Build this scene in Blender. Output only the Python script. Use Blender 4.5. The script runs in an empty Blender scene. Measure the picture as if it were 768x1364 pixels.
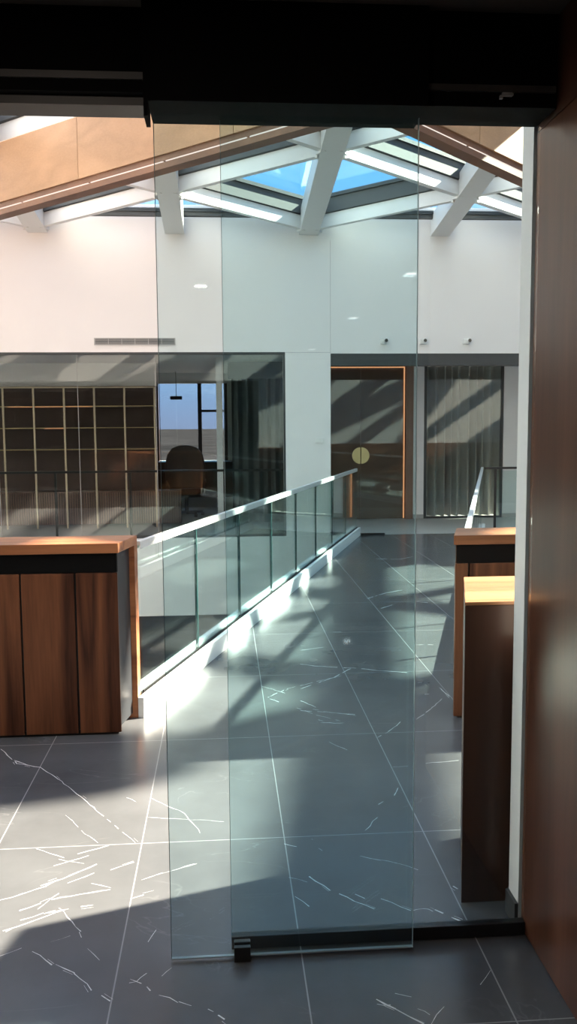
import bpy, bmesh, math, random
from mathutils import Vector, Matrix
random.seed(7)
SC = bpy.context.scene
COL = SC.collection

# ------------------------------------------------------------------ helpers
class MB:
    """collects boxes, prisms and tubes, then links them as ONE mesh object"""
    def __init__(self):
        self.bm = bmesh.new(); self.uv = None
    def face(self, pts, mi=0):
        f = self.bm.faces.new([self.bm.verts.new(p) for p in pts]); f.material_index = mi; return f
    def hexa(self, b, t, mi=0):
        vb = [self.bm.verts.new(p) for p in b]; vt = [self.bm.verts.new(p) for p in t]
        n = len(vb)
        fs = [self.bm.faces.new(vb[::-1]), self.bm.faces.new(vt)]
        for i in range(n):
            fs.append(self.bm.faces.new([vb[i], vb[(i+1) % n], vt[(i+1) % n], vt[i]]))
        for f in fs: f.material_index = mi
        return self
    def box(self, x0, x1, y0, y1, z0, z1, mi=0):
        b = [(x0,y0,z0),(x1,y0,z0),(x1,y1,z0),(x0,y1,z0)]
        return self.hexa(b, [(x,y,z1) for x,y,_ in b], mi)
    def prism(self, poly, z0, z1, mi=0):
        return self.hexa([(x,y,z0) for x,y in poly], [(x,y,z1) for x,y in poly], mi)
    def bar(self, a, b, w, z0, z1, mi=0):
        """bar from a to b (3-D points), width w across in plan, from z0 to z1 above each end's own z; ends cut square"""
        a = Vector(a); b = Vector(b); d = (b-a); d.z = 0; d.normalize()
        n = Vector((-d.y, d.x, 0))*w/2
        c = [a-n, b-n, b+n, a+n]
        Z0, Z1 = Vector((0,0,z0)), Vector((0,0,z1))
        return self.hexa([p+Z0 for p in c], [p+Z1 for p in c], mi)
    def tube(self, a, b, r, seg=16, mi=0, r2=None):
        a = Vector(a); b = Vector(b); d = (b-a).normalized(); r2 = r if r2 is None else r2
        u = d.orthogonal().normalized(); v = d.cross(u)
        A = [a+(u*math.cos(t)+v*math.sin(t))*r for t in [2*math.pi*i/seg for i in range(seg)]]
        B = [b+(u*math.cos(t)+v*math.sin(t))*r2 for t in [2*math.pi*i/seg for i in range(seg)]]
        return self.hexa(A, B, mi)
    def lathe(self, c, prof, seg=24, mi=0):
        rings = []
        for r, z in prof:
            rings.append([self.bm.verts.new((c[0]+r*math.cos(2*math.pi*i/seg), c[1]+r*math.sin(2*math.pi*i/seg), c[2]+z)) for i in range(seg)])
        for p, q in zip(rings, rings[1:]):
            for i in range(seg):
                self.bm.faces.new([p[i], p[(i+1) % seg], q[(i+1) % seg], q[i]]).material_index = mi
        self.bm.faces.new(rings[0][::-1]).material_index = mi; self.bm.faces.new(rings[-1]).material_index = mi
        return self
    def build(self, name, mat, parent=None, bevel=0, smooth=False, fix=True):
        if fix: bmesh.ops.recalc_face_normals(self.bm, faces=self.bm.faces[:])
        me = bpy.data.meshes.new(name); self.bm.to_mesh(me); self.bm.free()
        for m in (mat if isinstance(mat, (list, tuple)) else [mat]): me.materials.append(m)
        o = bpy.data.objects.new(name, me); COL.objects.link(o)
        if parent:
            o.parent = parent
            o.matrix_parent_inverse = parent.matrix_world.inverted() if False else Matrix.Translation(-Vector(parent.location))
        if smooth:
            for p in me.polygons: p.use_smooth = True
        if bevel:
            m = o.modifiers.new('bevel', 'BEVEL'); m.width = bevel; m.segments = 2; m.limit_method = 'ANGLE'
        return o

def tag(o, label, cat, group=None, kind=None):
    o['label'] = label; o['category'] = cat
    if group: o['group'] = group
    if kind: o['kind'] = kind
    return o
def thing(name, label, cat, loc, group=None, kind=None):
    o = bpy.data.objects.new(name, None); COL.objects.link(o); o.location = loc; o.empty_display_size = .1
    return tag(o, label, cat, group, kind)
def struct(o):
    o['kind'] = 'structure'; return o
def copy_tree(o, parent=None):
    c = o.copy(); COL.objects.link(c)
    if parent: c.parent = parent
    for ch in list(o.children): copy_tree(ch, c)
    return c

# ------------------------------------------------------------------ materials
def new_mat(name):
    m = bpy.data.materials.new(name); m.use_nodes = True
    return m, m.node_tree.nodes, m.node_tree.links, m.node_tree.nodes['Principled BSDF']
def setp(b, **k):
    for n, v in k.items():
        n = n.replace('_', ' ')
        b.inputs[n].default_value = (*v, 1) if isinstance(v, tuple) and len(v) == 3 else v
def plain(name, col, rough=.5, metal=0, spec=.5, noise=.06, nscale=8, **k):
    m, N, L, b = new_mat(name)
    setp(b, Roughness=rough, Metallic=metal); b.inputs['Specular IOR Level'].default_value = spec
    tc = N.new('ShaderNodeTexCoord'); no = N.new('ShaderNodeTexNoise'); no.inputs['Scale'].default_value = nscale; no.inputs['Detail'].default_value = 3
    L.new(tc.outputs['Object'], no.inputs['Vector'])
    r = N.new('ShaderNodeValToRGB')
    r.color_ramp.elements[0].position = .3; r.color_ramp.elements[1].position = .7
    r.color_ramp.elements[0].color = (*[c*(1-noise) for c in col], 1); r.color_ramp.elements[1].color = (*[min(1, c*(1+noise)) for c in col], 1)
    L.new(no.outputs['Fac'], r.inputs['Fac']); L.new(r.outputs['Color'], b.inputs['Base Color'])
    setp(b, **k)
    return m
def emit(name, col, s):
    m, N, L, b = new_mat(name); N.remove(b)
    e = N.new('ShaderNodeEmission'); e.inputs[0].default_value = (*col, 1); e.inputs[1].default_value = s
    L.new(e.outputs[0], N['Material Output'].inputs[0]); return m
def glass(name, tint, ior=1.5, rough=0.0):
    """thin architectural glass: tinted transmission with Fresnel mirror reflection"""
    m, N, L, b = new_mat(name); N.remove(b)
    t = N.new('ShaderNodeBsdfTransparent'); t.inputs[0].default_value = (*tint, 1)
    g = N.new('ShaderNodeBsdfGlossy'); g.inputs['Roughness'].default_value = rough; g.inputs[0].default_value = (1, 1, 1, 1)
    f = N.new('ShaderNodeFresnel'); f.inputs[0].default_value = ior
    # thin slab: use the same index on both sides (back faces would otherwise go total-internal)
    geo = N.new('ShaderNodeNewGeometry'); inv = N.new('ShaderNodeMath'); inv.operation = 'DIVIDE'; inv.inputs[0].default_value = 1; inv.inputs[1].default_value = ior
    mx = N.new('ShaderNodeMix'); mx.data_type = 'FLOAT'
    mx.inputs['A'].default_value = ior; L.new(geo.outputs['Backfacing'], mx.inputs['Factor']); mx.inputs['B'].default_value = 1/ior
    L.new(mx.outputs['Result'], f.inputs[0])
    # Fresnel node inverts the index on back faces itself, so feeding 1/ior there restores ior
    s = N.new('ShaderNodeMixShader'); L.new(f.outputs[0], s.inputs[0]); L.new(t.outputs[0], s.inputs[1]); L.new(g.outputs[0], s.inputs[2])
    L.new(s.outputs[0], N['Material Output'].inputs[0]); N.remove(inv)
    return m
def wood(name, dark, mid, light, axis='Z', scale=1.0, rough=.38, spec=.5, coat=0.0, cathedral=True):
    """veneer: long fibres along one axis, broad figure across"""
    m, N, L, b = new_mat(name)
    tc = N.new('ShaderNodeTexCoord'); mp = N.new('ShaderNodeMapping')
    st = {'X': (.06, 1, 1), 'Y': (1, .06, 1), 'Z': (1, 1, .06)}[axis]
    mp.inputs['Scale'].default_value = [s*scale for s in st]
    L.new(tc.outputs['Object'], mp.inputs['Vector'])
    oi = N.new('ShaderNodeObjectInfo'); ad = N.new('ShaderNodeVectorMath'); ad.operation = 'ADD'
    sc = N.new('ShaderNodeVectorMath'); sc.operation = 'SCALE'; sc.inputs[0].default_value = (7.3, 3.1, 5.7)
    L.new(oi.outputs['Random'], sc.inputs['Scale']); L.new(mp.outputs[0], ad.inputs[0]); L.new(sc.outputs[0], ad.inputs[1])
    big = N.new('ShaderNodeTexNoise'); big.inputs['Scale'].default_value = 3.2; big.inputs['Detail'].default_value = 2; big.inputs['Distortion'].default_value = .4
    L.new(ad.outputs[0], big.inputs['Vector'])
    mul = N.new('ShaderNodeMath'); mul.operation = 'MULTIPLY'; mul.inputs[1].default_value = 9 if cathedral else 4
    fr = N.new('ShaderNodeMath'); fr.operation = 'PINGPONG'; fr.inputs[1].default_value = 1
    L.new(big.outputs['Fac'], mul.inputs[0]); L.new(mul.outputs[0], fr.inputs[0])
    fine = N.new('ShaderNodeTexNoise'); fine.inputs['Scale'].default_value = 75; fine.inputs['Detail'].default_value = 4
    L.new(ad.outputs[0], fine.inputs['Vector'])
    mx = N.new('ShaderNodeMix'); mx.data_type = 'FLOAT'; mx.inputs['Factor'].default_value = .45
    L.new(fr.outputs[0], mx.inputs['A']); L.new(fine.outputs['Fac'], mx.inputs['B'])
    r = N.new('ShaderNodeValToRGB'); e = r.color_ramp.elements
    e[0].position = .2; e[0].color = (*dark, 1); e[1].position = .85; e[1].color = (*light, 1)
    k = e.new(.5); k.color = (*mid, 1)
    L.new(mx.outputs['Result'], r.inputs['Fac']); L.new(r.outputs['Color'], b.inputs['Base Color'])
    setp(b, Roughness=rough); b.inputs['Specular IOR Level'].default_value = spec
    b.inputs['Coat Weight'].default_value = coat; b.inputs['Coat Roughness'].default_value = .2
    return m

def marble(name, base, joint, x0, y0, dx, dy, rough):
    m, N, L, b = new_mat(name)
    tc = N.new('ShaderNodeTexCoord')
    sx = N.new('ShaderNodeSeparateXYZ'); L.new(tc.outputs['Object'], sx.inputs[0])
    def near(out, o, d, w):
        a = N.new('ShaderNodeMath'); a.operation = 'SUBTRACT'; a.inputs[1].default_value = o; L.new(out, a.inputs[0])
        p = N.new('ShaderNodeMath'); p.operation = 'PINGPONG'; p.inputs[1].default_value = d/2; L.new(a.outputs[0], p.inputs[0])
        c = N.new('ShaderNodeMath'); c.operation = 'LESS_THAN'; c.inputs[1].default_value = w; L.new(p.outputs[0], c.inputs[0])
        return c.outputs[0]
    jx = near(sx.outputs[0], x0, dx, .0024); jy = near(sx.outputs[1], y0, dy, .0022)
    jm = N.new('ShaderNodeMath'); jm.operation = 'MAXIMUM'; L.new(jx, jm.inputs[0]); L.new(jy, jm.inputs[1])
    cl = N.new('ShaderNodeTexNoise'); cl.inputs['Scale'].default_value = 1.7; cl.inputs['Detail'].default_value = 6; cl.inputs['Roughness'].default_value = .6
    L.new(tc.outputs['Object'], cl.inputs['Vector'])
    r = N.new('ShaderNodeValToRGB'); e = r.color_ramp.elements
    e[0].position = .3; e[0].color = (*[c*.82 for c in base], 1); e[1].position = .72; e[1].color = (*[c*1.22 for c in base], 1)
    L.new(cl.outputs['Fac'], r.inputs['Fac'])
    # hair-fine pale veins
    ns = N.new('ShaderNodeTexNoise'); ns.inputs['Scale'].default_value = 1.1; ns.inputs['Detail'].default_value = 5; ns.inputs['Distortion'].default_value = 1.2
    mp = N.new('ShaderNodeMapping'); mp.inputs['Rotation'].default_value = (0, 0, .7); mp.inputs['Scale'].default_value = (.8, 2.4, 1)
    L.new(tc.outputs['Object'], mp.inputs['Vector']); L.new(mp.outputs[0], ns.inputs['Vector'])
    d = N.new('ShaderNodeMath'); d.operation = 'SUBTRACT'; d.inputs[1].default_value = .5; L.new(ns.outputs['Fac'], d.inputs[0])
    ab = N.new('ShaderNodeMath'); ab.operation = 'ABSOLUTE'; L.new(d.outputs[0], ab.inputs[0])
    mr = N.new('ShaderNodeMapRange'); mr.inputs['From Min'].default_value = 0; mr.inputs['From Max'].default_value = .006; mr.inputs['To Min'].default_value = .09; mr.inputs['To Max'].default_value = 0
    L.new(ab.outputs[0], mr.inputs['Value'])
    pat = N.new('ShaderNodeTexNoise'); pat.inputs['Scale'].default_value = 2.3; L.new(tc.outputs['Object'], pat.inputs['Vector'])
    pr = N.new('ShaderNodeMapRange'); pr.inputs['From Min'].default_value = .5; pr.inputs['From Max'].default_value = .65; L.new(pat.outputs['Fac'], pr.inputs['Value'])
    vm = N.new('ShaderNodeMath'); vm.operation = 'MULTIPLY'; L.new(mr.outputs[0], vm.inputs[0]); L.new(pr.outputs[0], vm.inputs[1])
    m1 = N.new('ShaderNodeMix'); m1.data_type = 'RGBA'; L.new(vm.outputs[0], m1.inputs['Factor']); L.new(r.outputs['Color'], m1.inputs['A']); m1.inputs['B'].default_value = (.6, .6, .6, 1)
    jf = N.new('ShaderNodeMath'); jf.operation = 'MULTIPLY'; jf.inputs[1].default_value = .6; L.new(jm.outputs[0], jf.inputs[0])
    m2 = N.new('ShaderNodeMix'); m2.data_type = 'RGBA'; L.new(jf.outputs[0], m2.inputs['Factor']); L.new(m1.outputs['Result'], m2.inputs['A']); m2.inputs['B'].default_value = (*joint, 1)
    L.new(m2.outputs['Result'], b.inputs['Base Color'])
    setp(b, Roughness=rough); b.inputs['Specular IOR Level'].default_value = .5
    return m

M = {}
M['white'] = plain('white_paint', (.68, .655, .665), .75, noise=.01, nscale=2)
M['white_steel'] = plain('white_coated_steel', (.64, .635, .64), .45, noise=.015, nscale=3)
M['cream'] = plain('off_white_plaster', (.74, .71, .69), .8, noise=.015)
M['black'] = plain('black_aluminium', (.009, .009, .010), .35, noise=.05)
M['matblack'] = plain('matt_black_metal', (.006, .006, .0065), .7, spec=.08)
M['blacksat'] = plain('black_satin_metal', (.012, .012, .014), .5)
M['grey_alu'] = plain('dull_anodised_aluminium', (.10, .095, .09), .45, metal=.3)
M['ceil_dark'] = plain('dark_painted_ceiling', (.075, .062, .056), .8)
M['darkgrey'] = plain('graphite_laminate', (.028, .031, .036), .35, noise=.05, spec=.3)
M['kerb'] = plain('slate_grey_kerb', (.055, .058, .062), .6, noise=.02)
M['frame'] = plain('dark_frame_metal', (.03, .034, .038), .4)
M['steel'] = plain('brushed_steel', (.80, .81, .82), .34, metal=.55, noise=.03, nscale=30)
M['curb'] = plain('white_curb_metal', (.82, .83, .84), .45, noise=.01)
M['floor'] = marble('dark_grey_marble_tile', (.088, .090, .097), (.42, .42, .43), -.365, 3.53, .6, 1.2, .24)
M['vein'] = plain('white_marble_vein', (.62, .62, .63), .3, noise=.25, nscale=40)
M['lower'] = marble('grey_stone_tile', (.27, .265, .26), (.40, .40, .40), 0, 0, .6, 1.2, .35)
M['gallery'] = plain('pale_grey_stone', (.40, .41, .41), .35, noise=.05, nscale=3)
M['skirt'] = plain('dark_stone_skirting', (.05, .05, .052), .4)
M['walnut'] = wood('walnut_veneer', (.048, .015, .007), (.122, .044, .020), (.22, .085, .039), 'Z', 1.0, .45, spec=.3)
M['walnutH'] = wood('walnut_slab', (.20, .070, .028), (.33, .125, .052), (.44, .18, .078), 'X', 1.0, .38)
M['podium'] = wood('dark_walnut_panel', (.030, .010, .006), (.052, .018, .010), (.08, .030, .017), 'Z', 1.0, .40)
M['podtop'] = wood('walnut_board', (.26, .10, .042), (.37, .155, .066), (.46, .205, .09), 'X', 1.0, .36)
M['panel'] = wood('brown_wall_veneer', (.086, .031, .017), (.125, .048, .027), (.165, .069, .040), 'Z', .7, .30, cathedral=False)
M['oak'] = wood('tan_oak_cladding', (.335, .185, .10), (.395, .22, .122), (.45, .26, .148), 'X', .8, .5, cathedral=False)
M['oakdark'] = wood('red_brown_edge_board', (.13, .055, .030), (.17, .073, .04), (.21, .095, .052), 'X', .8, .45, cathedral=False)
M['g_door'] = glass('sliding_door_glass', (.88, .955, .965), 1.5)
M['g_bal'] = glass('balustrade_glass', (.875, .955, .945), 1.55)
M['g_edge'] = plain('dark_green_glass_edge', (.02, .06, .06), .2)
M['edge_dim'] = plain('shaded_glass_edge', (.16, .21, .22), .25)  # same glass edge, shade put into a darker colour for left edges
M['edge_light'] = plain('lit_polished_glass_edge', (.40, .45, .47), .2)  # paler copy, light caught by the right edge put into the colour
M['g_sky'] = glass('skylight_glass', (.93, .965, .98), 1.45)
M['g_win'] = glass('office_window_glass', (.82, .85, .85), 1.48)
M['brass'] = plain('brass', (.60, .46, .24), .32, metal=.75)
M['brassrod'] = plain('satin_brass_rod', (.62, .50, .36), .4, metal=.2)
M['shelfback'] = plain('dark_brown_back_panel', (.062, .032, .023), .5, noise=.1)
M['slat'] = wood('slatted_wood', (.13, .075, .055), (.19, .115, .085), (.25, .155, .12), 'Z', 1, .5, cathedral=False)
M['leather'] = plain('brown_leather', (.045, .022, .014), .42, noise=.15, nscale=20)
M['doorwood'] = plain('smoked_brown_door', (.24, .120, .082), .5, noise=.1, nscale=3)
M['curtain'] = plain('grey_curtain_cloth', (.52, .50, .47), .9, noise=.05, nscale=20)
M['curtdark'] = plain('dark_grey_curtain_cloth', (.11, .12, .12), .9)
M['led'] = emit('warm_white_led', (1, .74, .64), .30)
M['ledo'] = emit('orange_led', (1, .36, .16), .28)
M['spot'] = emit('downlight_glow', (1, .96, .92), 2.2)
M['grille'] = plain('grey_air_grille', (.36, .35, .35), .5)
M['lens'] = plain('black_lens', (.01, .01, .012), .1)
M['land'] = plain('dry_land', (.032, .026, .027), 1.0, spec=0, noise=.35, nscale=.02)
VEINS = [(8,[(-1.23,4.68),(-1.09,4.46),(-0.96,4.4)]),(6,[(-0.96,4.4),(-0.84,4.24),(-0.68,3.99),(-0.52,3.74),(-0.39,3.54)]),(8,[(-1.12,4.51),(-1.01,4.42)]),(6,[(-0.79,2.93),(-0.7,2.98),(-0.59,3.05)]),(9,[(-0.76,3.05),(-0.66,3.12),(-0.45,3.17)]),(9,[(-0.85,3.13),(-0.77,3.17),(-0.7,3.22),(-0.53,3.37)]),(7,[(-0.7,3.06),(-0.64,3.16)]),(6,[(-0.62,3.23),(-0.53,3.3)]),(8,[(-0.62,3.46),(-0.5,3.52)]),(5,[(-0.69,3.42),(-0.58,3.38)]),(6,[(-0.47,3.32),(-0.38,3.37)]),(6,[(-0.36,3.1),(-0.28,3.14)]),(5,[(-0.34,3.23),(-0.26,3.28)]),(5,[(-0.24,3.28),(-0.14,3.34)]),(7,[(-0.78,2.97),(-0.67,3.03),(-0.5,3.07)]),(8,[(-0.74,3.0),(-0.63,3.04)]),(5,[(-0.7,3.37),(-0.57,3.44)]),(4,[(-0.53,3.22),(-0.45,3.18)]),(7,[(-0.75,3.2),(-0.66,3.26),(-0.59,3.32)]),(4,[(-0.31,3.25),(-0.13,3.34)]),(6,[(-0.79,2.9),(-0.76,2.94)]),(4,[(-0.8,3.52),(-0.67,3.43)]),(3,[(-0.73,3.83),(-0.64,3.67),(-0.55,3.55)]),(4,[(-0.5,4.02),(-0.43,3.94)]),(4,[(-0.36,3.97),(-0.2,3.8),(-0.12,3.6)]),(3,[(-0.36,3.77),(-0.2,3.74),(-0.02,3.7)]),(4,[(-0.76,2.78),(-0.7,2.82)]),(8,[(-0.66,2.8),(-0.58,2.72)]),(6,[(-0.57,2.72),(-0.5,2.67),(-0.43,2.58),(-0.37,2.52)]),(5,[(-0.62,3.06),(-0.52,2.9)]),(3,[(-0.52,2.9),(-0.48,2.8),(-0.43,2.73)]),(6,[(-0.36,2.64),(-0.28,2.6)]),(9,[(-0.28,2.6),(-0.25,2.56)]),(6,[(-0.22,2.54),(-0.16,2.5)]),(4,[(-0.16,2.5),(-0.08,2.46)]),(7,[(-0.07,2.46),(-0.04,2.43),(-0.0,2.39)]),(4,[(-0.34,2.6),(-0.3,2.61),(-0.27,2.65)]),(2,[(-0.61,2.85),(-0.55,2.88)]),(3,[(-0.28,2.82),(-0.26,2.89)]),(4,[(-0.22,2.63),(-0.19,2.67)]),(4,[(0.23,3.2),(0.3,3.16)]),(7,[(0.31,3.2),(0.38,3.09),(0.46,3.01),(0.52,2.95)]),(5,[(0.47,3.06),(0.53,2.99)]),(7,[(0.56,3.02),(0.65,2.93)]),(6,[(0.66,2.93),(0.7,2.94),(0.73,2.92)]),(11,[(0.74,2.93),(0.81,2.85)]),(6,[(0.84,4.66),(0.92,4.75),(1.02,4.9)]),(4,[(0.59,3.56),(0.66,3.68)]),(5,[(0.69,3.81),(0.78,3.9),(0.82,3.98)]),(3,[(0.84,4.24),(0.92,4.24)]),(4,[(1.12,4.93),(1.25,5.11),(1.37,5.3)]),(4,[(1.41,5.54),(1.42,5.32)]),(7,[(1.27,5.4),(1.31,5.41)]),(4,[(0.53,3.34),(0.61,3.3),(0.67,3.27),(0.74,3.21)]),(6,[(0.53,5.18),(0.62,5.11),(0.78,5.04)]),(5,[(0.43,5.21),(0.54,5.07),(0.67,4.95)]),(7,[(0.55,4.93),(0.68,4.91)]),(6,[(0.23,5.69),(0.31,5.6),(0.38,5.51)]),(4,[(0.56,4.62),(0.64,4.49)]),(7,[(0.83,3.1),(0.86,3.06)]),(5,[(0.24,3.06),(0.29,2.99)]),(4,[(0.23,3.47),(0.28,3.44)]),(3,[(0.37,3.42),(0.4,3.38)]),(6,[(0.24,5.41),(0.4,5.61),(0.8,5.87)]),(6,[(0.25,5.44),(0.33,5.34)]),(3,[(0.35,3.5),(0.36,3.5)]),(4,[(1.02,4.27),(1.2,4.29)]),(8,[(1.42,8.51),(1.65,8.77),(1.86,8.92)]),(9,[(1.48,8.04),(1.61,8.18)]),(8,[(0.54,6.19),(0.63,6.14),(0.8,6.08),(0.93,6.05),(1.08,5.97),(1.31,5.89)]),(8,[(0.49,5.6),(0.65,5.75),(0.75,5.84),(0.89,6.04)]),(7,[(0.45,5.16),(0.62,5.11),(0.77,5.05)]),(5,[(1.48,6.66),(1.68,6.64)]),(5,[(0.82,7.2),(0.97,7.14)]),(8,[(1.25,5.4),(1.31,5.4)]),(6,[(1.41,5.55),(1.43,5.34)]),(7,[(1.96,11.06),(2.26,10.98),(2.47,11.18)]),(6,[(1.88,8.3),(1.98,8.26)]),(6,[(0.47,5.35),(0.55,5.21)]),(6,[(0.54,4.98),(0.63,4.91)]),(5,[(0.58,6.58),(0.77,6.66)]),(4,[(0.46,2.51),(0.55,2.46)]),(11,[(0.44,2.46),(0.49,2.41),(0.56,2.34)]),(5,[(0.78,2.5),(0.83,2.57)]),(5,[(0.58,2.34),(0.64,2.41)]),(4,[(0.56,2.41),(0.59,2.38)]),(8,[(0.44,2.44),(0.48,2.43)])]
# ------------------------------------------------------------------ key lines of the place
D = Vector((.3011, .9536, 0)); D.normalize()          # the run of the footbridge
NR = Vector((D.y, -D.x, 0))                           # to its right
L0 = Vector((-.505, 5.085, 0))                        # right-hand foot of the left kerb
LEN = 8.80                                            # to the gallery edge
R0 = L0 + Vector((1.935, .19, 0))                     # left-hand foot of the right kerb
YW, YD = 13.53, 15.70                                 # far wall, recessed door wall
def on(p0, s, o=0, z=0):
    p = p0 + D*s + NR*o; return Vector((p.x, p.y, z))
def xl(y, o=0): return (L0 + D*((y-L0.y)/D.y)).x + o

# ------------------------------------------------------------------ floor
f = MB()
f.box(-9, 14, -11, 5.18, -.3, 0)
bl = [on(L0, .10, -.12), on(R0, -.1, .12), on(R0, LEN, .12), on(L0, LEN, -.12)]
f.prism([(bl[0].x, 5.18), (bl[1].x, 5.18), (on(R0, (YW-.02-R0.y)/D.y, .12).x, YW-.02), (on(L0, (YW-.02-L0.y)/D.y, -.12).x, YW-.02)], -.3, 0)
for w, pts in VEINS:
    # pale veins of the stone, broken like the real ones
    hw = w*.00031
    for (ax, ay), (bx, by) in zip(pts, pts[1:]):
        n = max(2, int(math.hypot(bx-ax, by-ay)/.035)); d = Vector((bx-ax, by-ay, 0)).normalized(); q = Vector((-d.y, d.x, 0))
        P = []
        for i in range(n+1):
            t = i/n; c = Vector((ax+(bx-ax)*t, ay+(by-ay)*t, .0008)) + q*random.uniform(-.004, .004)
            P.append((c, hw*random.uniform(.35, 1.25)*(1+.12*(ay-3))))
        for (c0, w0), (c1, w1) in zip(P, P[1:]):
            if random.random() < .13: continue
            f.face([c0-q*w0, c1-q*w1, c1+q*w1, c0+q*w0], 1)
        if w > 5 and random.random() < .45:       # feathered side crack
            o_ = q*random.choice((-1, 1))*random.uniform(.007, .016); f.face([c0+o_-q*w0*.3, c1+o_-q*w1*.3, c1+o_+q*w1*.3, c0+o_+q*w0*.3], 1)
struct(f.build('floor', [M['floor'], M['vein']]))
g = MB(); g.box(-9, 14, YW-.02, 19, -.3, 0); struct(g.build('floor_gallery', M['gallery']))
g = MB(); g.box(-9, 14, 5.0, 27, -3.9, -3.6); struct(g.build('floor_lower', M['lower']))
g = MB(); g.box(-9, 14, 5.0, 5.2, -3.6, -.3); struct(g.build('wall_under_entry', M['white']))
g = MB(); g.box(-9, 14, 26.8, 27, -3.6, -1.23).box(-9, 14, YW-.02, 27, -1.23, -1.15); struct(g.build('wall_lower', M['shelfback']))

# ------------------------------------------------------------------ far wall with the window strip and the door recess
TOP = 5.05
w = MB()
w.box(-9, .975, YW, YW+.2, 2.86, TOP)
w.box(.975, 1.68, YW, YW+.2, 0, TOP)
w.box(1.68, 8.2, YW, YW+.2, 2.836, TOP)
w.box(8.2, 14, YW, YW+.2, 0, TOP)
struct(w.build('wall_far', M['white']))
w = MB(); w.box(1.677, 1.683, YW-.002, YW, 2.84, 4.55).box(.98, 1.677, YW-.002, YW, 2.85, 2.856)
struct(w.build('trim_wall_seam', M['grille']))
w = MB(); w.box(-9, 14, YW-.021, YW+.2, -1.23, -.3).box(-9, bl[3].x-.1, YW-.03, YW-.02, -.3, 0).box(4.3, 14, YW-.03, YW-.02, -.3, 0)
struct(w.build('trim_fascia', M['white']))
w = MB(); w.box(1.68, 8.2, YW-.005, YW+.22, 2.652, 2.836); struct(w.build('trim_header', M['frame']))
# recess: side, back wall with two openings, ceiling
w = MB()
w.box(1.48, 1.68, YW+.2, YD, 0, 2.84)
w.box(8.2, 8.4, YW+.2, YD, 0, 2.84)
w.box(1.48, 1.86, YD, YD+.15, 0, 2.84)
w.box(3.47, 3.665, YD, YD+.15, 0, 2.84)
w.box(5.15, 8.4, YD, YD+.15, 0, 2.84)
struct(w.build('wall_recess', M['white']))
w = MB(); w.box(1.48, 8.4, YW+.2, 19, 2.84, 2.95); struct(w.build('ceiling_recess', M['white']))
w = MB(); w.box(3.47, 3.665, YD-.012, YD, 0, .08).box(5.15, 8.2, YD-.012, YD, 0, .08); struct(w.build('baseboard_recess', M['grille']))

# double door
dr = MB(); dr.box(1.86, 1.90, YD+.02, YD+.1, 0, 2.84).box(3.33, 3.47, YD+.0, YD+.1, 0, 2.84).box(1.9, 3.33, YD+.02, YD+.1, 2.78, 2.84)
door = struct(dr.build('door_1', M['doorwood']))
door['label'] = 'brown double door with round brass pull in the recess'
for x0, x1, s in ((1.90, 2.496, -1), (2.504, 3.30, 1)):
    lf = MB().box(x0, x1, YD+.03, YD+.08, .01, 2.775).build('leaf', M['doorwood'], door)
    p = MB().box(x0, x1, YD+.012, YD+.024, .01, 2.775).build('glass_facing', M['g_win'], lf)
    h = MB(); c = 2.5+s*.008
    pts = [(c+s*.15*math.sin(a), 1.175+.15*math.cos(a)) for a in [math.pi*i/20 for i in range(21)]]
    h.hexa([(x, YD-.005, z) for x, z in pts], [(x, YD+.012, z) for x, z in pts])
    h.build('handle', M['brass'], lf)
MB().box(3.285, 3.305, YD-.012, YD+.008, .02, 2.775).box(1.9, 3.305, YD-.012, YD+.008, 2.755, 2.775).build('led_strip', M['ledo'], door)

# curtain window beside it
wf = MB()
wf.box(3.665, 3.72, YD+.02, YD+.09, 0, 2.84).box(5.11, 5.15, YD+.02, YD+.09, 0, 2.84).box(3.72, 5.11, YD+.02, YD+.09, 0, .035)
w1 = struct(wf.build('window_2', M['frame'])); w1['label'] = 'glazed screen with grey curtain behind'
MB().box(3.72, 5.11, YD+.04, YD+.055, .035, 2.84).build('pane', M['g_win'], w1)
c = MB(); n = 240; prev = None
for i in range(n+1):
    t = i/n; x = 3.66+1.5*t
    y = YD+.30+.085*math.sin(t*2*math.pi*10+1.1*math.sin(t*17))+.03*math.sin(t*61)
    cur = (x, y)
    if prev: c.hexa([(prev[0], prev[1], .02), (cur[0], cur[1], .02), (cur[0], cur[1]+.006, .02), (prev[0], prev[1]+.006, .02)],
                    [(prev[0], prev[1], 2.8), (cur[0], cur[1], 2.8), (cur[0], cur[1]+.006, 2.8), (prev[0], prev[1]+.006, 2.8)])
    prev = cur
cu = c.build('curtain', M['curtain']); tag(cu, 'grey pleated curtain hanging behind the glass right of the double door', 'curtain')
tr = MB().box(3.66, 5.16, YD+.24, YD+.32, 2.8, 2.835).build('curtain_track', M['frame'], cu)
# dark room behind door and curtain
w = MB(); w.box(1.48, 8.4, 18.9, 19, 0, 2.84).box(3.5, 3.6, YD+.15, 19, 0, 2.84); struct(w.build('wall_recess_back', M['cream']))

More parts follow.
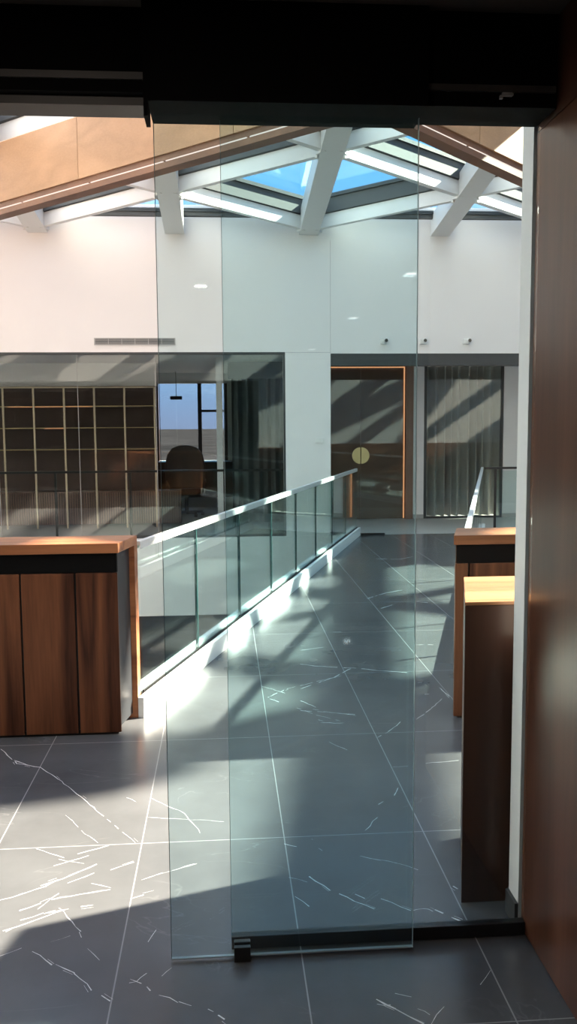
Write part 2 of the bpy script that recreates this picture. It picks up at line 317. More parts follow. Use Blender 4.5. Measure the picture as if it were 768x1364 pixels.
# little devices on the far wall
def camera_dev(x, z, label, turn):
    t = thing('security_camera', label, 'camera', (x, YW, z), 'cameras above the black header')
    MB().box(x-.0455, x+.06, YW-.055, YW+.004, z-.045, z+.04).build('housing', M['white_steel'], t, .012)
    m = MB(); m.tube((x+turn, YW-.055, z+.012), (x+turn*1.15, YW-.10, z+.008), .036, 20); m.build('barrel', M['white_steel'], t, .006)
    m = MB(); m.tube((x+turn*1.15, YW-.10, z+.008), (x+turn*1.17, YW-.106, z+.008), .026, 20); m.build('lens', M['lens'], t)
camera_dev(2.50, 3.02, 'small white wall camera nearest the corner, above the brown door', .03)
camera_dev(3.12, 3.02, 'small white wall camera in the middle of the row of three', .02)
camera_dev(3.80, 3.02, 'small white wall camera farthest from the brown door, turned aside', .04)
s = thing('wall_switch', 'small white switch plate on the white wall between window and door', 'switch', (1.50, YW, 1.49))
MB().box(1.44, 1.57, YW-.012, YW, 1.455, 1.53).build('plate', M['white_steel'], s, .004)
MB().box(1.455, 1.50, YW-.018, YW-.012, 1.465, 1.52).build('rocker', M['white_steel'], s, .003)
MB().box(1.51, 1.555, YW-.018, YW-.012, 1.465, 1.52).build('rocker', M['white_steel'], s, .003)
v = thing('air_vent', 'long thin grey air grille on white wall above the window', 'vent', (-1.31, YW, 3.0))
fr = MB(); fr.box(-1.925, -.70, YW-.012, YW, 2.965, 2.98).box(-1.925, -.70, YW-.012, YW, 3.06, 3.075).box(-1.925, -1.91, YW-.012, YW, 2.98, 3.06).box(-.715, -.70, YW-.012, YW, 2.98, 3.06)
fr.build('frame', M['grille'], v)
sl = MB()
for i in range(5): sl.box(-1.91, -.715, YW-.010, YW-.002, 2.985+i*.0155, 2.991+i*.0155)
for k in range(1, 6): sl.box(-1.91+k*.2-.004, -1.91+k*.2+.004, YW-.008, YW-.001, 2.98, 3.06)
sl.build('slat', M['grille'], v)
MB().box(-1.91, -.715, YW-.003, YW-.0005, 2.98, 3.06).build('backing', M['darkgrey'], v)

# ------------------------------------------------------------------ window strip and guard rail
wf = MB()
wf.box(.945, .975, YW+.0, YW+.09, 0, 2.86).box(-9, .945, YW+.0, YW+.09, 2.825, 2.86).box(-9, .945, YW+.0, YW+.09, 0, .03)
w0 = struct(wf.build('window_1', M['frame'])); w0['label'] = 'full-height office glazing in thin black frame'
xs = [-9, -7.0, -5.4, -3.42, -2.2, -1.02, .02, .945]
for a, b in zip(xs, xs[1:]):
    MB().box(a+.003, b-.003, YW+.035, YW+.05, .03, 2.825).build('pane', M['g_win'], w0)
    MB().box(b-.003, b+.003, YW+.033, YW+.052, .03, 2.825).build('joint', M['grille'], w0)
def guard(x0, x1, posts, label, y):
    t = thing('guard_rail', label, 'railing', ((x0+x1)/2, y, 0))
    MB().box(x0, x1, y-.03, y+.03, 1.02, 1.055).build('rail', M['black'], t, .004)
    for p in posts:
        MB().box(p-.017, p+.017, y-.012, y+.012, 0, 1.02).build('post', M['black'], t)
    return t
guard(-8.9, .96, [-8.3, -7.15, -6.0, -4.9, -3.74, -2.59, -1.45, .012], 'black rail on thin posts in front of the office window', YW+.10)
rr = guard(4.13, 8.1, [4.30, 5.4, 6.5, 7.6], 'black rail with thin post beyond the right-hand counter', 13.47)
for a, b in zip([4.32, 5.42, 6.52], [5.38, 6.48, 7.58]):
    MB().box(a, b, 13.463, 13.477, .05, 1.0).build('glass_panel', M['g_bal'], rr)

# ------------------------------------------------------------------ office behind the window strip
w = MB()
w.box(-9, -1.40, 18.5, 18.65, 0, 2.84).box(-1.40, .10, 18.5, 18.65, 0, 1.0).box(-1.40, .10, 18.5, 18.65, 2.62, 2.84).box(.10, 1.48, 18.5, 18.65, 0, 2.84)
struct(w.build('wall_office_back', M['cream']))
w = MB(); w.box(1.33, 1.48, YW+.2, 18.5, 0, 2.84); struct(w.build('wall_office_side', M['cream']))
w = MB(); w.box(-9, 1.48, YW+.2, 18.65, 2.84, 2.95); struct(w.build('ceiling_office', M['white']))
w = MB(); w.box(-9, -1.15, 15.56, 15.7, 2.44, 2.84); struct(w.build('wall_office_bulkhead', M['cream']))
wf = MB()
for a, b in ((-1.40, -1.34), (-.52, -.44), (.04, .10)): wf.box(a, b, 18.5, 18.58, 1.0, 2.62)
wf.box(-.52, .10, 18.5, 18.58, 2.02, 2.07)
wo = struct(wf.build('window_3', M['leather']))
MB().box(-1.34, .04, 18.56, 18.57, 1.0, 2.62).build('pane', M['g_sky'], wo)
w = MB(); w.box(-.10, .0, 14.25, 14.45, 0, 2.84); struct(w.build('wall_office_pier', M['white']))

bk = thing('bookcase', 'dark brown wall shelving with a grid of brass rods seen through the office window', 'shelving', (-4, 15.3, 0))
MB().box(-8, -1.15, 15.50, 15.56, .05, 2.44).build('back_panel', M['shelfback'], bk)
for i in range(14):
    x = -1.154-.505*i
    MB().box(x-.014, x+.014, 15.0, 15.028, 0, 2.40).build('upright', M['brassrod'], bk)
for j, z in enumerate((2.08, 1.715, 1.35)):
    MB().box(-8, -1.15, 15.03, 15.5, z-.010, z+.010).build('shelf', M['shelfback'], bk)
    MB().box(-8, -1.15, 15.018, 15.03, z-.006, z+.006).build('shelf_edge', M['brass'], bk)
MB().box(-8, -1.15, 15.0, 15.03, 2.385, 2.41).build('top_rail', M['brassrod'], bk)
MB().box(-3.6, -2.2, 15.008, 15.018, 2.068, 2.074).build('led_strip', M['ledo'], bk)
MB().box(-3.0, -2.64, 15.008, 15.018, 1.703, 1.709).build('led_strip', M['ledo'], bk)
sc_ = thing('slatted_cabinet', 'low cabinet with narrow vertical wood slats under the brass shelving', 'cabinet', (-4, 15.3, 0))
MB().box(-8, -.75, 15.22, 15.49, .04, .60).build('carcass', M['shelfback'], sc_)
sl = MB()
for i in range(180):
    x = -7.98+i*.04
    sl.box(x, x+.026, 15.19, 15.22, .05, .60)
sl.build('slat_front', M['slat'], sc_)
MB().box(-8, -.75, 15.18, 15.49, .60, .62).build('top_board', M['slat'], sc_)
pl = thing('pendant_lamp', 'black bar pendant hanging before the far office window', 'lamp', (-.95, 18.0, 2.84))
MB().box(-1.06, -.82, 17.96, 18.04, 2.27, 2.34).build('shade', M['black'], pl, .01)
m = MB(); m.tube((-.94, 18, 2.34), (-.94, 18, 2.84), .006, 8); m.build('cord', M['black'], pl)
# armchair silhouette
ch = thing('office_chair', 'brown high-backed office chair silhouetted before the far window', 'chair', (-.72, 16.6, 0))
def pad(m, x0, x1, y0, y1, z0, z1): return m.box(x0, x1, y0, y1, z0, z1)
bmk = MB(); prof = [(-.30, .55), (-.37, .72), (-.38, 1.0), (-.33, 1.2), (-.24, 1.32), (-.10, 1.37), (.08, 1.37), (.24, 1.32), (.33, 1.2), (.38, 1.0), (.37, .72), (.30, .55)]
bmk.hexa([(-.72+x, 16.50, z) for x, z in prof], [(-.72+x, 16.62, z) for x, z in prof]); bmk.build('backrest', M['leather'], ch, .03)
pad(MB(), -1.02, -.42, 16.62, 17.15, .42, .55).build('seat', M['leather'], ch, .04)
for sx in (-1.1, -.42): MB().box(sx, sx+.08, 16.6, 17.1, .62, .70).box(sx+.02, sx+.06, 16.8, 16.86, .45, .62).build('armrest', M['leather'], ch, .015)
m = MB(); m.tube((-.72, 16.88, .08), (-.72, 16.88, .42), .035); m.build('stem', M['black'], ch)
bs = MB()
for k in range(5):
    a = 2*math.pi*k/5+.3; bs.bar((-.72, 16.88, 0), (-.72+.32*math.cos(a), 16.88+.32*math.sin(a), 0), .05, .05, .09); bs.box(-.75+.32*math.cos(a), -.69+.32*math.cos(a), 16.85+.32*math.sin(a), 16.91+.32*math.sin(a), 0, .06)
bs.build('base', M['black'], ch)
dk = thing('office_desk', 'dark brown desk below the far office window', 'desk', (-.5, 17.6, 0))
MB().box(-1.4, 1.0, 17.3, 18.0, .98, 1.02).build('top', M['leather'], dk)
MB().box(-1.4, -1.34, 17.3, 18.0, 0, .98).build('leg', M['leather'], dk); MB().box(.94, 1.0, 17.3, 18.0, 0, .98).build('leg', M['leather'], dk)
MB().box(-1.34, .94, 17.5, 17.53, .3, .98).build('front_panel', M['leather'], dk)
c = MB(); prev = None; n = 120
for i in range(n+1):
    t = i/n; x = .16+1.14*t; y = 15.35+.06*math.sin(t*2*math.pi*7+.8*math.sin(t*11)); cur = (x, y)
    if prev: c.hexa([(prev[0], prev[1], .02), (cur[0], cur[1], .02), (cur[0], cur[1]+.006, .02), (prev[0], prev[1]+.006, .02)],
                    [(prev[0], prev[1], 2.55), (cur[0], cur[1], 2.55), (cur[0], cur[1]+.006, 2.55), (prev[0], prev[1]+.006, 2.55)])
    prev = cur
cd = c.build('drape', M['curtdark']); tag(cd, 'dark grey drape behind the office glass beside the white pier', 'curtain')
MB().box(.1, 1.33, 15.28, 15.42, 2.55, 2.84).build('pelmet', M['curtdark'], cd)

# exterior ground seen through the far office window
g = MB(); g.box(-1500, 1500, 40, 3000, -12.2, -12); struct(g.build('ground_exterior', M['land']))

# ------------------------------------------------------------------ balustrades
def balustrade(P0, side, s0, s1, label, ext=0):
    """side +1: the bridge lies to the right of it; -1: to the left"""
    a = on(P0, s0); t = thing('glass_balustrade', label, 'balustrade', a)
    o = lambda v: -v*side
    m = MB(); m.bar(on(P0, s0-ext, o(.018)), on(P0, s1, o(.018)), .036, 0, .125); m.bar(on(P0, s0, o(.10)), on(P0, s1, o(.10)), .044, 0, .155); m.bar(on(P0, s0, o(.061)), on(P0, s1, o(.061)), .034, 0, .06)
    m.build('kerb', M['curb'], t)
    m = MB(); m.bar(on(P0, s0, o(.053)), on(P0, s1, o(.053)), .006, .06, .135); m.build('gasket', M['black'], t)
    k = 0; s = s0
    edges = [s0]
    e = .10+1.095
    while e < s1-.2:
        if e > s0+.1: edges.append(e)
        e += 1.09
    edges.append(s1)
    for a, b in zip(edges, edges[1:]):
        m = MB(); m.bar(on(P0, a+.008, o(.066)), on(P0, b-.008, o(.066)), .016, .07, 1.03); m.build('glass_panel', M['g_bal'], t)
        if b < s1:
            m = MB(); m.bar(on(P0, b-.008, o(.066)), on(P0, b+.008, o(.066)), .018, .12, 1.03); m.build('panel_joint', M['g_edge'], t)
    m = MB(); m.bar(on(P0, s0, o(.066)), on(P0, s1, o(.066)), .036, 1.03, 1.055); m.bar(on(P0, s0, o(.052)), on(P0, s1, o(.052)), .006, 1.008, 1.03); m.bar(on(P0, s0, o(.080)), on(P0, s1, o(.080)), .006, 1.008, 1.03)
    m.build('handrail', M['steel'], t, .002)
    return t
balustrade(L0, 1, .150, LEN, 'long glass balustrade with white kerb running from the left counter to the far wall', .12)
balustrade(R0, -1, .15, LEN-.18, 'glass balustrade rising behind the right-hand counter towards the curtain window')
ts = MB().box(2.14, 2.52, 13.40, 13.48, 0, .035).build('floor_threshold', M['black']); tag(ts, 'short black threshold strip on the floor at the end of the left balustrade', 'threshold')

# ------------------------------------------------------------------ counters
def counter(mir, x_in, y0, x_out, label, edge_line, joints):
    """x_in is the front corner by the bridge; the end follows the balustrade"""
    t = thing('reception_counter', label, 'counter', (x_in, y0, 0))
    dep = .34; kx = D.x/D.y if mir else .20
    s = -1 if not mir else 1            # body grows away from the bridge
    def q(x, y, inset=0): return (x + s*inset + (y-y0)*kx, y)
    # countertop slab with a waterfall end at the back
    zt = 1.1; th = .056
    top = MB(); top.prism([q(x_in, y0-.012, -.012), (x_out, y0-.012), (x_out, y0+dep), q(x_in, y0+dep, -.012)], zt-th, zt)
    top.build('countertop', M['walnutH'], t, .003)
    leg = MB(); leg.prism([q(x_in, y0+dep-.058, -.012), q(x_in, y0+dep-.058, .05), q(x_in, y0+dep, .05), q(x_in, y0+dep, -.012)], 0, zt-th)
    leg.build('end_leg', M['walnutH'], t)
    bk = MB(); bk.prism([q(x_in, y0+dep-.03, .05), (x_out, y0+dep-.03), (x_out, y0+dep), q(x_in, y0+dep, .05)], .0, zt-th); bk.build('back_panel', M['walnut'], t)
    bd = MB(); bd.prism([q(x_in, y0+.022, .02), (x_out, y0+.022), (x_out, y0+dep-.03), q(x_in, y0+dep-.058, .05), q(x_in, y0+dep-.058, .02)], .03, zt-th); bd.build('carcass', M['darkgrey'], t)
    bb = MB(); bb.prism([q(x_in, y0+.006, .004), (x_out, y0+.006), (x_out, y0+.022), q(x_in, y0+.022, .004)], .935, zt-th); bb.build('shadow_band', M['matblack'], t)
    kk = MB(); kk.prism([q(x_in, y0+.012, .02), (x_out, y0+.012), (x_out, y0+.06), q(x_in, y0+.06, .02)], 0, .03); kk.build('plinth', M['black'], t)
    xs = [x_in]+joints+[x_out]
    for a, b in zip(xs, xs[1:]):
        lo, hi = min(a, b), max(a, b)
        g0 = .006
        p = MB(); p.box(lo+g0 if lo != x_in else lo, hi-g0 if hi != x_in else hi, y0, y0+.021, .014, .932); p.build('front_panel', M['walnut'], t, .0015)
    return t
counter(False, -.600, 4.848, -3.3, 'long wooden reception counter with black band, end of glass balustrade behind it', None, [-.835, -1.135, -1.445, -1.75, -2.06, -2.37, -2.68, -2.99])
counter(True, 1.345, 4.93, 3.9, 'wooden counter with black band behind the dark wooden pedestal', None, [1.425, 1.73, 2.04, 2.35, 2.66, 2.97, 3.28, 3.59])
pt = thing('wooden_pedestal', 'tall dark wooden pedestal with orange-brown top against the white wall end', 'pedestal', (1.1, 3.2, 0))
def skew(x0, x1, y0, y1, z0, z1, g=0):
    k = D.x/D.y*.86
    return MB().prism([(x0-g, y0-g), (x1, y0-g), (x1, y1), (x0-g+(y1-y0)*k, y1)], z0, z1)
skew(.845, 1.45, 2.965, 3.462, 0, 1.106).build('body', M['podium'], pt, .002)
skew(.845, 1.45, 2.965, 3.462, 1.107, 1.12, .001).build('top', M['podtop'], pt, .002)

# ------------------------------------------------------------------ entry wall, camera room, sliding doors
w = MB()
w.box(1.0, 14, 2.80, 2.90, 0, 6.6).box(-9, 1.0, 2.80, 2.90, 2.96, 6.6)
struct(w.build('wall_entry', M['white']))
w = MB(); w.box(.988, 1.0, 2.80, 2.90, 0, .085).box(1.0, 14, 2.90, 2.912, 0, .085); struct(w.build('baseboard_entry', M['skirt']))
w = MB(); w.box(1.46, 14, 2.90, 2.93, .085, 1.10); struct(w.build('wall_entry_wainscot', M['walnut']))
wp = MB(); wp.box(1.007, 1.05, 1.3, 2.786, 0.006, 2.66)
wpn = struct(wp.build('wall_right_panelling', M['panel']))
MB().box(1.03, 1.06, 1.3, 2.80, 0, 2.95).build('backing', M['black'], wpn)
MB().box(1.009, 1.03, 1.3, 2.79, 2.665, 2.95).build('upper_panel', M['podium'], wpn)
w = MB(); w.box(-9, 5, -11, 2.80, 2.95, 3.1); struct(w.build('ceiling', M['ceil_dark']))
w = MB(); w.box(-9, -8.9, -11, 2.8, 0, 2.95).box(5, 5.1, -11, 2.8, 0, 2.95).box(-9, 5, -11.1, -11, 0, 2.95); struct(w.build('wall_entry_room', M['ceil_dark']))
hd = MB()
hd.box(-.200, .612, 2.60, 2.795, 2.672, 2.95).box(.612, 1.006, 2.63, 2.795, 2.683, 2.95).box(-8.9, -.200, 2.66, 2.795, 2.715, 2.95)
hd.box(-.212, -.200, 2.60, 2.70, 2.63, 2.95)
hdo = struct(hd.build('trim_door_header', M['matblack']))
MB().box(-8.9, -.214, 2.65, 2.66, 2.748, 2.768).build('track_strip', M['grey_alu'], hdo)
MB().box(-8.9, -.214, 2.69, 2.795, 2.688, 2.715).build('track_soffit', M['grey_alu'], hdo)
MB().box(.612, 1.0, 2.618, 2.63, 2.724, 2.742).build('track_strip', M['grey_alu'], hdo)
cl = MB(); cl.box(.835, .865, 2.608, 2.618, 2.708, 2.718).box(.828, .836, 2.608, 2.618, 2.70, 2.71).box(.860, .868, 2.608, 2.618, 2.71, 2.716); cl.build('clip', M['steel'], hdo)

def slider(x0, x1, y, z0, label, rail):
    t = thing('sliding_glass_door', label, 'door', ((x0+x1)/2, y, 0), kind='thing')
    MB().box(x0+.0015, x1-.0015, y-.005, y+.005, z0, 2.685).build('pane', M['g_door'], t)
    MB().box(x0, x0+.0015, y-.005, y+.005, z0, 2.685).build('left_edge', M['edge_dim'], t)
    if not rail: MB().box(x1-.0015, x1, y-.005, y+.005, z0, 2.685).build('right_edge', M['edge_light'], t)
    if rail: MB().box(x0, x1, y-.016, y+.016, .006, .05).build('bottom_rail', M['black'], t, .002)
    else: MB().box(x0, x1, y-.0055, y+.0055, z0-.004, z0).build('bottom_edge', M['edge_light'], t)
    return t
slider(-.193, .608, 2.705, .012, 'front sliding glass leaf with bare polished bottom edge', False)
slider(.004, 1.0055, 2.758, .05, 'rear sliding glass leaf on black bottom rail', True)
gd = MB(); gd.box(.012, .066, 2.680, 2.698, 0, .05).box(.012, .066, 2.712, 2.730, 0, .05).box(.012, .066, 2.698, 2.712, 0, .009)
gdo = gd.build('floor_guide', M['black'], None, .002); tag(gdo, 'small black guide block gripping the glass foot near the middle of the floor', 'door guide')

# downlights of the entry room, caught as small reflections in the glass
for i, (x, y, lb) in enumerate([(-.60, 1.0, 'nearest the glass leaves'), (-.17, -2.24, 'one bay behind the first'), (1.49, -4.49, 'in the middle of the run'), (1.44, -8.6, 'deep in the room'), (1.52, -1.59, 'beside the wood panelling')]):
    t = thing('ceiling_downlight', 'square recessed downlight in the dark entry ceiling '+lb, 'downlight', (x, y, 2.95), 'entry downlights')
    MB().box(x-.06, x+.06, y-.06, y-.045, 2.94, 2.95).box(x-.06, x+.06, y+.045, y+.06, 2.94, 2.95).box(x-.06, x-.045, y-.045, y+.045, 2.94, 2.95).box(x+.045, x+.06, y-.045, y+.045, 2.94, 2.95).build('frame', M['white_steel'], t)
    MB().box(x-.045, x+.045, y-.045, y+.045, 2.943, 2.95).build('diffuser', M['spot'], t)
    if x < 1: 
        ld = bpy.data.lights.new('downlight_lamp', 'AREA'); ld.energy = 3; ld.size = .09; ld.color = (1, .86, .74)
        lo = bpy.data.objects.new('downlight_lamp', ld); COL.objects.link(lo); lo.location = (x, y, 2.938)

# ------------------------------------------------------------------ hall side walls
w = MB(); w.box(-9.2, -9, -11, 27, -3.9, 6.8); struct(w.build('wall_left', M['white']))
w = MB(); w.box(14, 14.2, 2.8, 27, -3.9, 5.0); struct(w.build('wall_right', M['white']))

# ------------------------------------------------------------------ lattice roof
SL = .12; BX0, BD = 1.35, 2.03; YN, DY = 13.45, 1.35
def rz(y): return 4.62+SL*(13.53-y)
proto = MB()
ya, yb = 2.5, YW+.05
hw = .145
proto.hexa([(-hw, ya, rz(ya)), (hw, ya, rz(ya)), (hw, yb, rz(yb)), (-hw, yb, rz(yb))], [(-hw, ya, rz(ya)+.30), (hw, ya, rz(ya)+.30), (hw, yb, rz(yb)+.30), (-hw, yb, rz(yb)+.30)])
pb = struct(proto.build('roof_beam', M['white_steel'])); pb.location.x = BX0
KS = list(range(-5, 7))
for k in KS:
    if k in (0, 3, 4): continue
    c = pb.copy(); COL.objects.link(c); c.location.x = BX0+BD*k
def brace(sgn, ht=.22):
    """between node (0,0) and node (BD, sgn*DY) in plan, cut at the beam faces"""
    a = Vector((.10, sgn*.10*DY/BD, 0)); b = Vector((BD-.10, sgn*(BD-.10)*DY/BD, 0))
    a.z = -SL*a.y; b.z = -SL*b.y
    m = MB(); m.bar(a, b, .09, .03, ht)
    e = (b-a).normalized()
    for p, d in ((a, 1), (b, -1)):       # end plates at the nodes
        m.bar(p+e*d*.03, p+e*d*.06, .17, .0, ht)
    o = struct(m.build('roof_beam', M['white_steel'])); return o
BR = {(1, 0): brace(1), (-1, 0): brace(-1), (1, 1): brace(1, .12), (-1, 1): brace(-1, .12)}
used = set()
rows = 9
for k in KS[:-1]:
    for j in range(rows):
        yn = YN-DY*j                      # node on beam k exists when (k+j) even
        if (k+j) % 2 == 0:
            for sg in (1, -1):
                key = (sg, int(k >= 3)); pr_ = BR[key]
                y2 = yn+sg*DY
                if y2 > YN+.01 or y2 < YN-DY*(rows-1)-.01: continue
                if (k, j, sg) == (3, 5, -1): continue      # one long skylight here, no brace across it
                if key not in used: c = pr_
                else: c = pr_.copy(); COL.objects.link(c)
                used.add(key)
                c.location = (BX0+BD*k, yn, rz(yn))
# skylights in the diamonds
def shrink(poly, d):
    n = len(poly); out = []
    for i in range(n):
        p0, p1, p2 = Vector(poly[i-1]), Vector(poly[i]), Vector(poly[(i+1) % n])
        e1 = (p1-p0).normalized(); e2 = (p2-p1).normalized()
        n1 = Vector((-e1.y, e1.x)); n2 = Vector((-e2.y, e2.x))
        b = (n1+n2); b /= max(.2, b.length_squared/2); out.append(p1+b*d)
    return out
def skylight(poly, kh=.42):
    """upstand of slate-grey kerb on the lattice, dark glazing frame and pane on top; poly counter-clockwise about the node"""
    def ring(m, o, i, z0, z1):
        n = len(o)
        for a in range(n):
            b = (a+1) % n
            P = [o[a], o[b], i[b], i[a]]
            m.hexa([(p.x, p.y, -SL*p.y+z0) for p in P], [(p.x, p.y, -SL*p.y+z1) for p in P])
    A = [Vector(p) for p in poly]; o1 = shrink(poly, .035); i1 = shrink(poly, .085); i2 = shrink(poly, .12)
    m = MB(); ring(m, A, i1, .22, .25); ring(m, o1, i1, .25, kh)
    k = struct(m.build('window_skylight', M['kerb']))
    m = MB(); ring(m, o1, i2, kh, kh+.05); m.build('frame', M['frame'], k)
    m = MB(); m.hexa([(p.x, p.y, -SL*p.y+kh+.02) for p in i2], [(p.x, p.y, -SL*p.y+kh+.03) for p in i2]); m.build('pane', M['g_sky'], k)
    return k
full = [(-BD, 0), (0, -DY), (BD, 0), (0, DY)]
low = [(-BD, 0), (0, -DY), (BD, 0)]
high = [(-BD, 0), (BD, 0), (0, DY)]
S = {'tall_full': skylight(full, .60), 'tall_high': skylight(high, .60), 'full': skylight(full), 'low': skylight(low, .27), 'high': skylight(high), 'flat_full': skylight(full, .27), 'flat_low': skylight(low, .27), 'flat_high': skylight(high, .27)}
first = {k: True for k in S}
def put(kind, x, y):
    c = S[kind] if first[kind] else copy_tree(S[kind]); first[kind] = False
    c.location = (x, y, rz(y)); return c
CLOSED = set()
closed_proto = None
def close(kind, x, y):
    poly = {'full': full, 'low': low, 'high': high}[kind]
    m = MB(); m.hexa([(x+p[0], y+p[1], rz(y+p[1])+.30) for p in poly], [(x+p[0], y+p[1], rz(y+p[1])+.40) for p in poly])
    struct(m.build('roof_shade_panel', M['white']))
gu = MB(); gu.hexa([(9.15, 2.6, rz(2.6)+.22), (9.58, 2.6, rz(2.6)+.22), (9.58, YN, rz(YN)+.22), (9.15, YN, rz(YN)+.22)], [(9.15, 2.6, rz(2.6)+.40), (9.58, 2.6, rz(2.6)+.40), (9.58, YN, rz(YN)+.40), (9.15, YN, rz(YN)+.40)])
gu.hexa([(9.5, 2.6, rz(2.6)+.24), (9.80, 2.6, rz(2.6)+.24), (9.80, 7.45, rz(7.45)+.24), (9.5, 7.45, rz(7.45)+.24)], [(9.5, 2.6, rz(2.6)+.38), (9.80, 2.6, rz(2.6)+.38), (9.80, 7.45, rz(7.45)+.38), (9.5, 7.45, rz(7.45)+.38)])
struct(gu.build('roof_shade_slab', M['white']))  # unseen slab added to cast the long shade band across the floor
for k in KS[1:-1]:
    for j in range(rows):
        if (k+j) % 2 == 1 and (k, j) not in ((3, 6), (4, 5)):               # cell centred on beam k where no node lies
            y = YN-DY*j
            kind = 'low' if j == 0 else ('high' if j == rows-1 else 'full')
            (close if (k, j) in CLOSED else put)(('tall_' if j >= 7 else 'flat_' if k >= 3 else '')+kind, BX0+BD*k, y)

lg = skylight([(-3.045, -.675), (-1.015, -2.025), (3.045, .675), (1.015, 2.025)], .27); lg.location = (BX0+BD*3.5, YN-DY*5.5, rz(YN-DY*5.5))  # unseen cells merged into one opening so sun reaches the near floor
# unseen plate added over one lattice node to shade the floor below
m = MB(); P = [(6.95, 6.65), (7.75, 6.60), (8.25, 6.72), (8.58, 6.95), (8.58, 7.38), (8.1, 7.55), (6.95, 7.55)]
m.hexa([(x, y, rz(y)+.28) for x, y in P], [(x, y, rz(y)+.32) for x, y in P]); struct(m.build('roof_shade_panel', M['white_steel']))

# deep wood-clad girders forming a V in plan
def girder(sgn, n, drop, label):
    x0, y0 = BX0, YN-DY*4
    a = Vector((x0, y0, rz(y0))); b = Vector((x0+sgn*BD*n, y0+DY*n, rz(y0+DY*n)-drop))
    d = (b-a); d.z = 0; full_ln = d.length; d.normalize(); nrm = Vector((-d.y, d.x, 0))
    if nrm.y > 0: nrm = -nrm             # towards the entry
    t = thing('timber_girder', label, 'beam', a)
    slope = (b.z-a.z)/full_ln
    def at(s, o): return a+d*s+nrm*o+Vector((0, 0, slope*s))
    def strip(m, s0, s1, o0, o1, z0, z1, follow=0):
        """board between offsets o0..o1 towards the entry, mitred on the apex line when it starts there"""
        P = []; U = []
        for s_, o in ((s0, o0), (s1, o0), (s1, o1), (s0, o1)):
            if s_ == 0: s_ = o*(nrm.x*-sgn)/abs(d.x)
            P.append(at(s_, o)); U.append(drop*s_/full_ln*follow)
        return m.hexa([p+Vector((0, 0, z0)) for p in P], [p+Vector((0, 0, z1+u)) for p, u in zip(P, U)])
    ln = full_ln-.16
    L_ = 0; i = 0
    while L_ < ln-.01:
        e = min(ln, L_+(1.98 if i else 1.35))
        strip(MB(), L_+(.003 if L_ else 0), e-.003, -.15, .15, -.64, -.03, 1).build('cladding_panel', M['oak'], t)
        L_ = e; i += 1
    strip(MB(), 0, ln, -.12, .125, -.70, -.64).build('recess', M['oakdark'], t)
    strip(MB(), 0, ln, -.02, .135, -.775, -.715).build('edge_board', M['oakdark'], t)
    strip(MB(), 0, ln, -.10, .10, -.715, -.70).build('led_channel', M['oakdark'], t)
    L_ = .2
    while L_ < ln-.2:
        e = min(ln-.02, L_+1.0)
        strip(MB(), L_+.02, e-.02, .10, .128, -.712, -.699).build('led_strip', M['led'], t)
        L_ = e
    return t
girder(-1, 4, .08, 'tan wood-clad roof girder with light strip sloping down to the left')
girder(1, 4, .50, 'tan wood-clad roof girder with light strip sloping down to the right')

# ------------------------------------------------------------------ light
SUNV = Vector((-1.53, -.47, -1.0)).normalized()
sd = bpy.data.lights.new('sun', 'SUN'); sd.energy = 13; sd.angle = math.radians(1.0); sd.color = (1, .84, .64)
so = bpy.data.objects.new('sun', sd); COL.objects.link(so); so.rotation_euler = SUNV.to_track_quat('-Z', 'Y').to_euler(); so.location = (20, 15, 20)
W = bpy.data.worlds.new('sky'); SC.world = W; W.use_nodes = True
N = W.node_tree.nodes; L = W.node_tree.links
tc = N.new('ShaderNodeTexCoord'); sx = N.new('ShaderNodeSeparateXYZ'); L.new(tc.outputs['Generated'], sx.inputs[0])
r = N.new('ShaderNodeValToRGB'); L.new(sx.outputs['Z'], r.inputs['Fac'])
e = r.color_ramp.elements
e[0].position = 0; e[0].color = (.40, .42, .62, 1); e[1].position = .9; e[1].color = (.20, .66, 1.25, 1)
k = e.new(.12); k.color = (.36, .62, 1.0, 1); k = e.new(.35); k.color = (.25, .72, 1.3, 1)
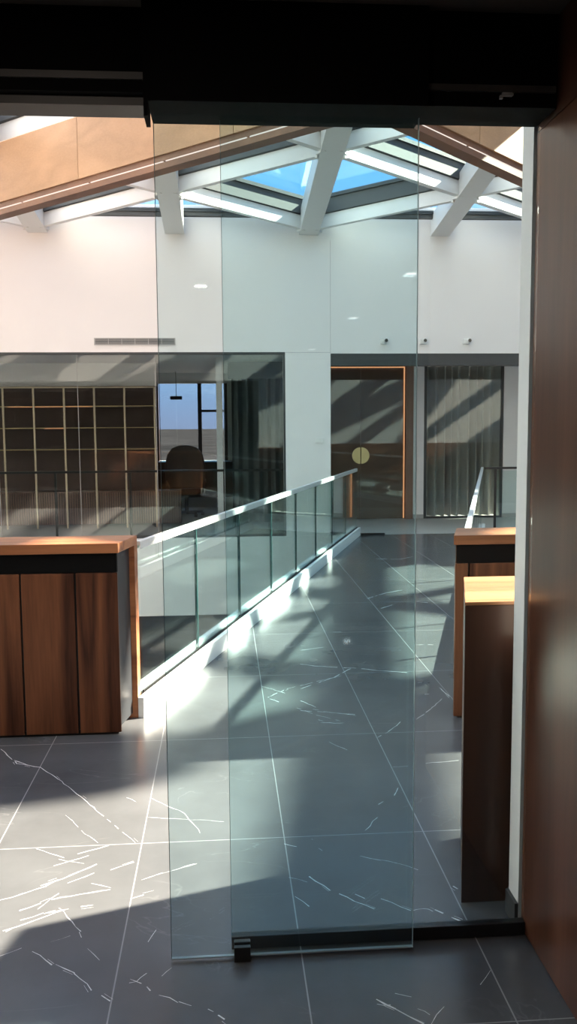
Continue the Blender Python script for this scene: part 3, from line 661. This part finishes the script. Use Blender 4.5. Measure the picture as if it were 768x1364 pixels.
# bright white area added to the unseen sky behind the entry, lights the far wall
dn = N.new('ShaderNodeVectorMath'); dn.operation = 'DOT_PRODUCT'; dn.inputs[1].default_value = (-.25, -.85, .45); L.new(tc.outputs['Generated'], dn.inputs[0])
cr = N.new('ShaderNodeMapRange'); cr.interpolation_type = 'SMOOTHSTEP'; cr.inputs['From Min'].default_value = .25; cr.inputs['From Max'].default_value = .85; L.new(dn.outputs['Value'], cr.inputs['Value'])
nz = N.new('ShaderNodeTexNoise'); nz.inputs['Scale'].default_value = 2.5; nz.inputs['Detail'].default_value = 5; L.new(tc.outputs['Generated'], nz.inputs['Vector'])
cm = N.new('ShaderNodeMapRange'); cm.inputs['From Min'].default_value = .52; cm.inputs['From Max'].default_value = .75; cm.inputs['To Max'].default_value = .35; L.new(nz.outputs['Fac'], cm.inputs['Value'])
wisp = N.new('ShaderNodeMix'); wisp.data_type = 'RGBA'; L.new(cm.outputs[0], wisp.inputs['Factor']); L.new(r.outputs['Color'], wisp.inputs['A']); wisp.inputs['B'].default_value = (.75, .85, .95, 1)
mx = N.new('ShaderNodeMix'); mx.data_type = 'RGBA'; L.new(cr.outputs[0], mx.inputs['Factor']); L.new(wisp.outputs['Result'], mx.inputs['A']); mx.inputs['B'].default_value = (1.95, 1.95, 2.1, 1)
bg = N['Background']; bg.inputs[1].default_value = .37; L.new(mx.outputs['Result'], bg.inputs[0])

# ------------------------------------------------------------------ camera
cd_ = bpy.data.cameras.new('camera'); cam = bpy.data.objects.new('camera', cd_); COL.objects.link(cam)
cd_.sensor_fit = 'VERTICAL'; cd_.sensor_height = 36; cd_.lens = 1155.56/1364*36; cd_.clip_start = .05; cd_.clip_end = 5000
yaw, pitch, roll = .0745248, -.1006861, -.0071947
fw = Vector((math.sin(yaw)*math.cos(pitch), math.cos(yaw)*math.cos(pitch), math.sin(pitch)))
rt = Vector((math.cos(yaw), -math.sin(yaw), 0)); up = rt.cross(fw)
r2 = rt*math.cos(roll)+up*math.sin(roll); u2 = up*math.cos(roll)-rt*math.sin(roll)
cam.matrix_world = Matrix(((r2.x, u2.x, -fw.x, 0), (r2.y, u2.y, -fw.y, 0), (r2.z, u2.z, -fw.z, 1.75), (0, 0, 0, 1)))
SC.camera = cam
vs = SC.view_settings; vs.view_transform = 'Standard'; vs.look = 'None'; vs.gamma = 1; vs.use_curve_mapping = False; vs.exposure = 2.2
cy = SC.cycles; cy.max_bounces = 16; cy.diffuse_bounces = 8; cy.glossy_bounces = 6; cy.transparent_max_bounces = 40; cy.transmission_bounces = 8
cy.use_denoising = True
cy.sample_clamp_indirect = 6
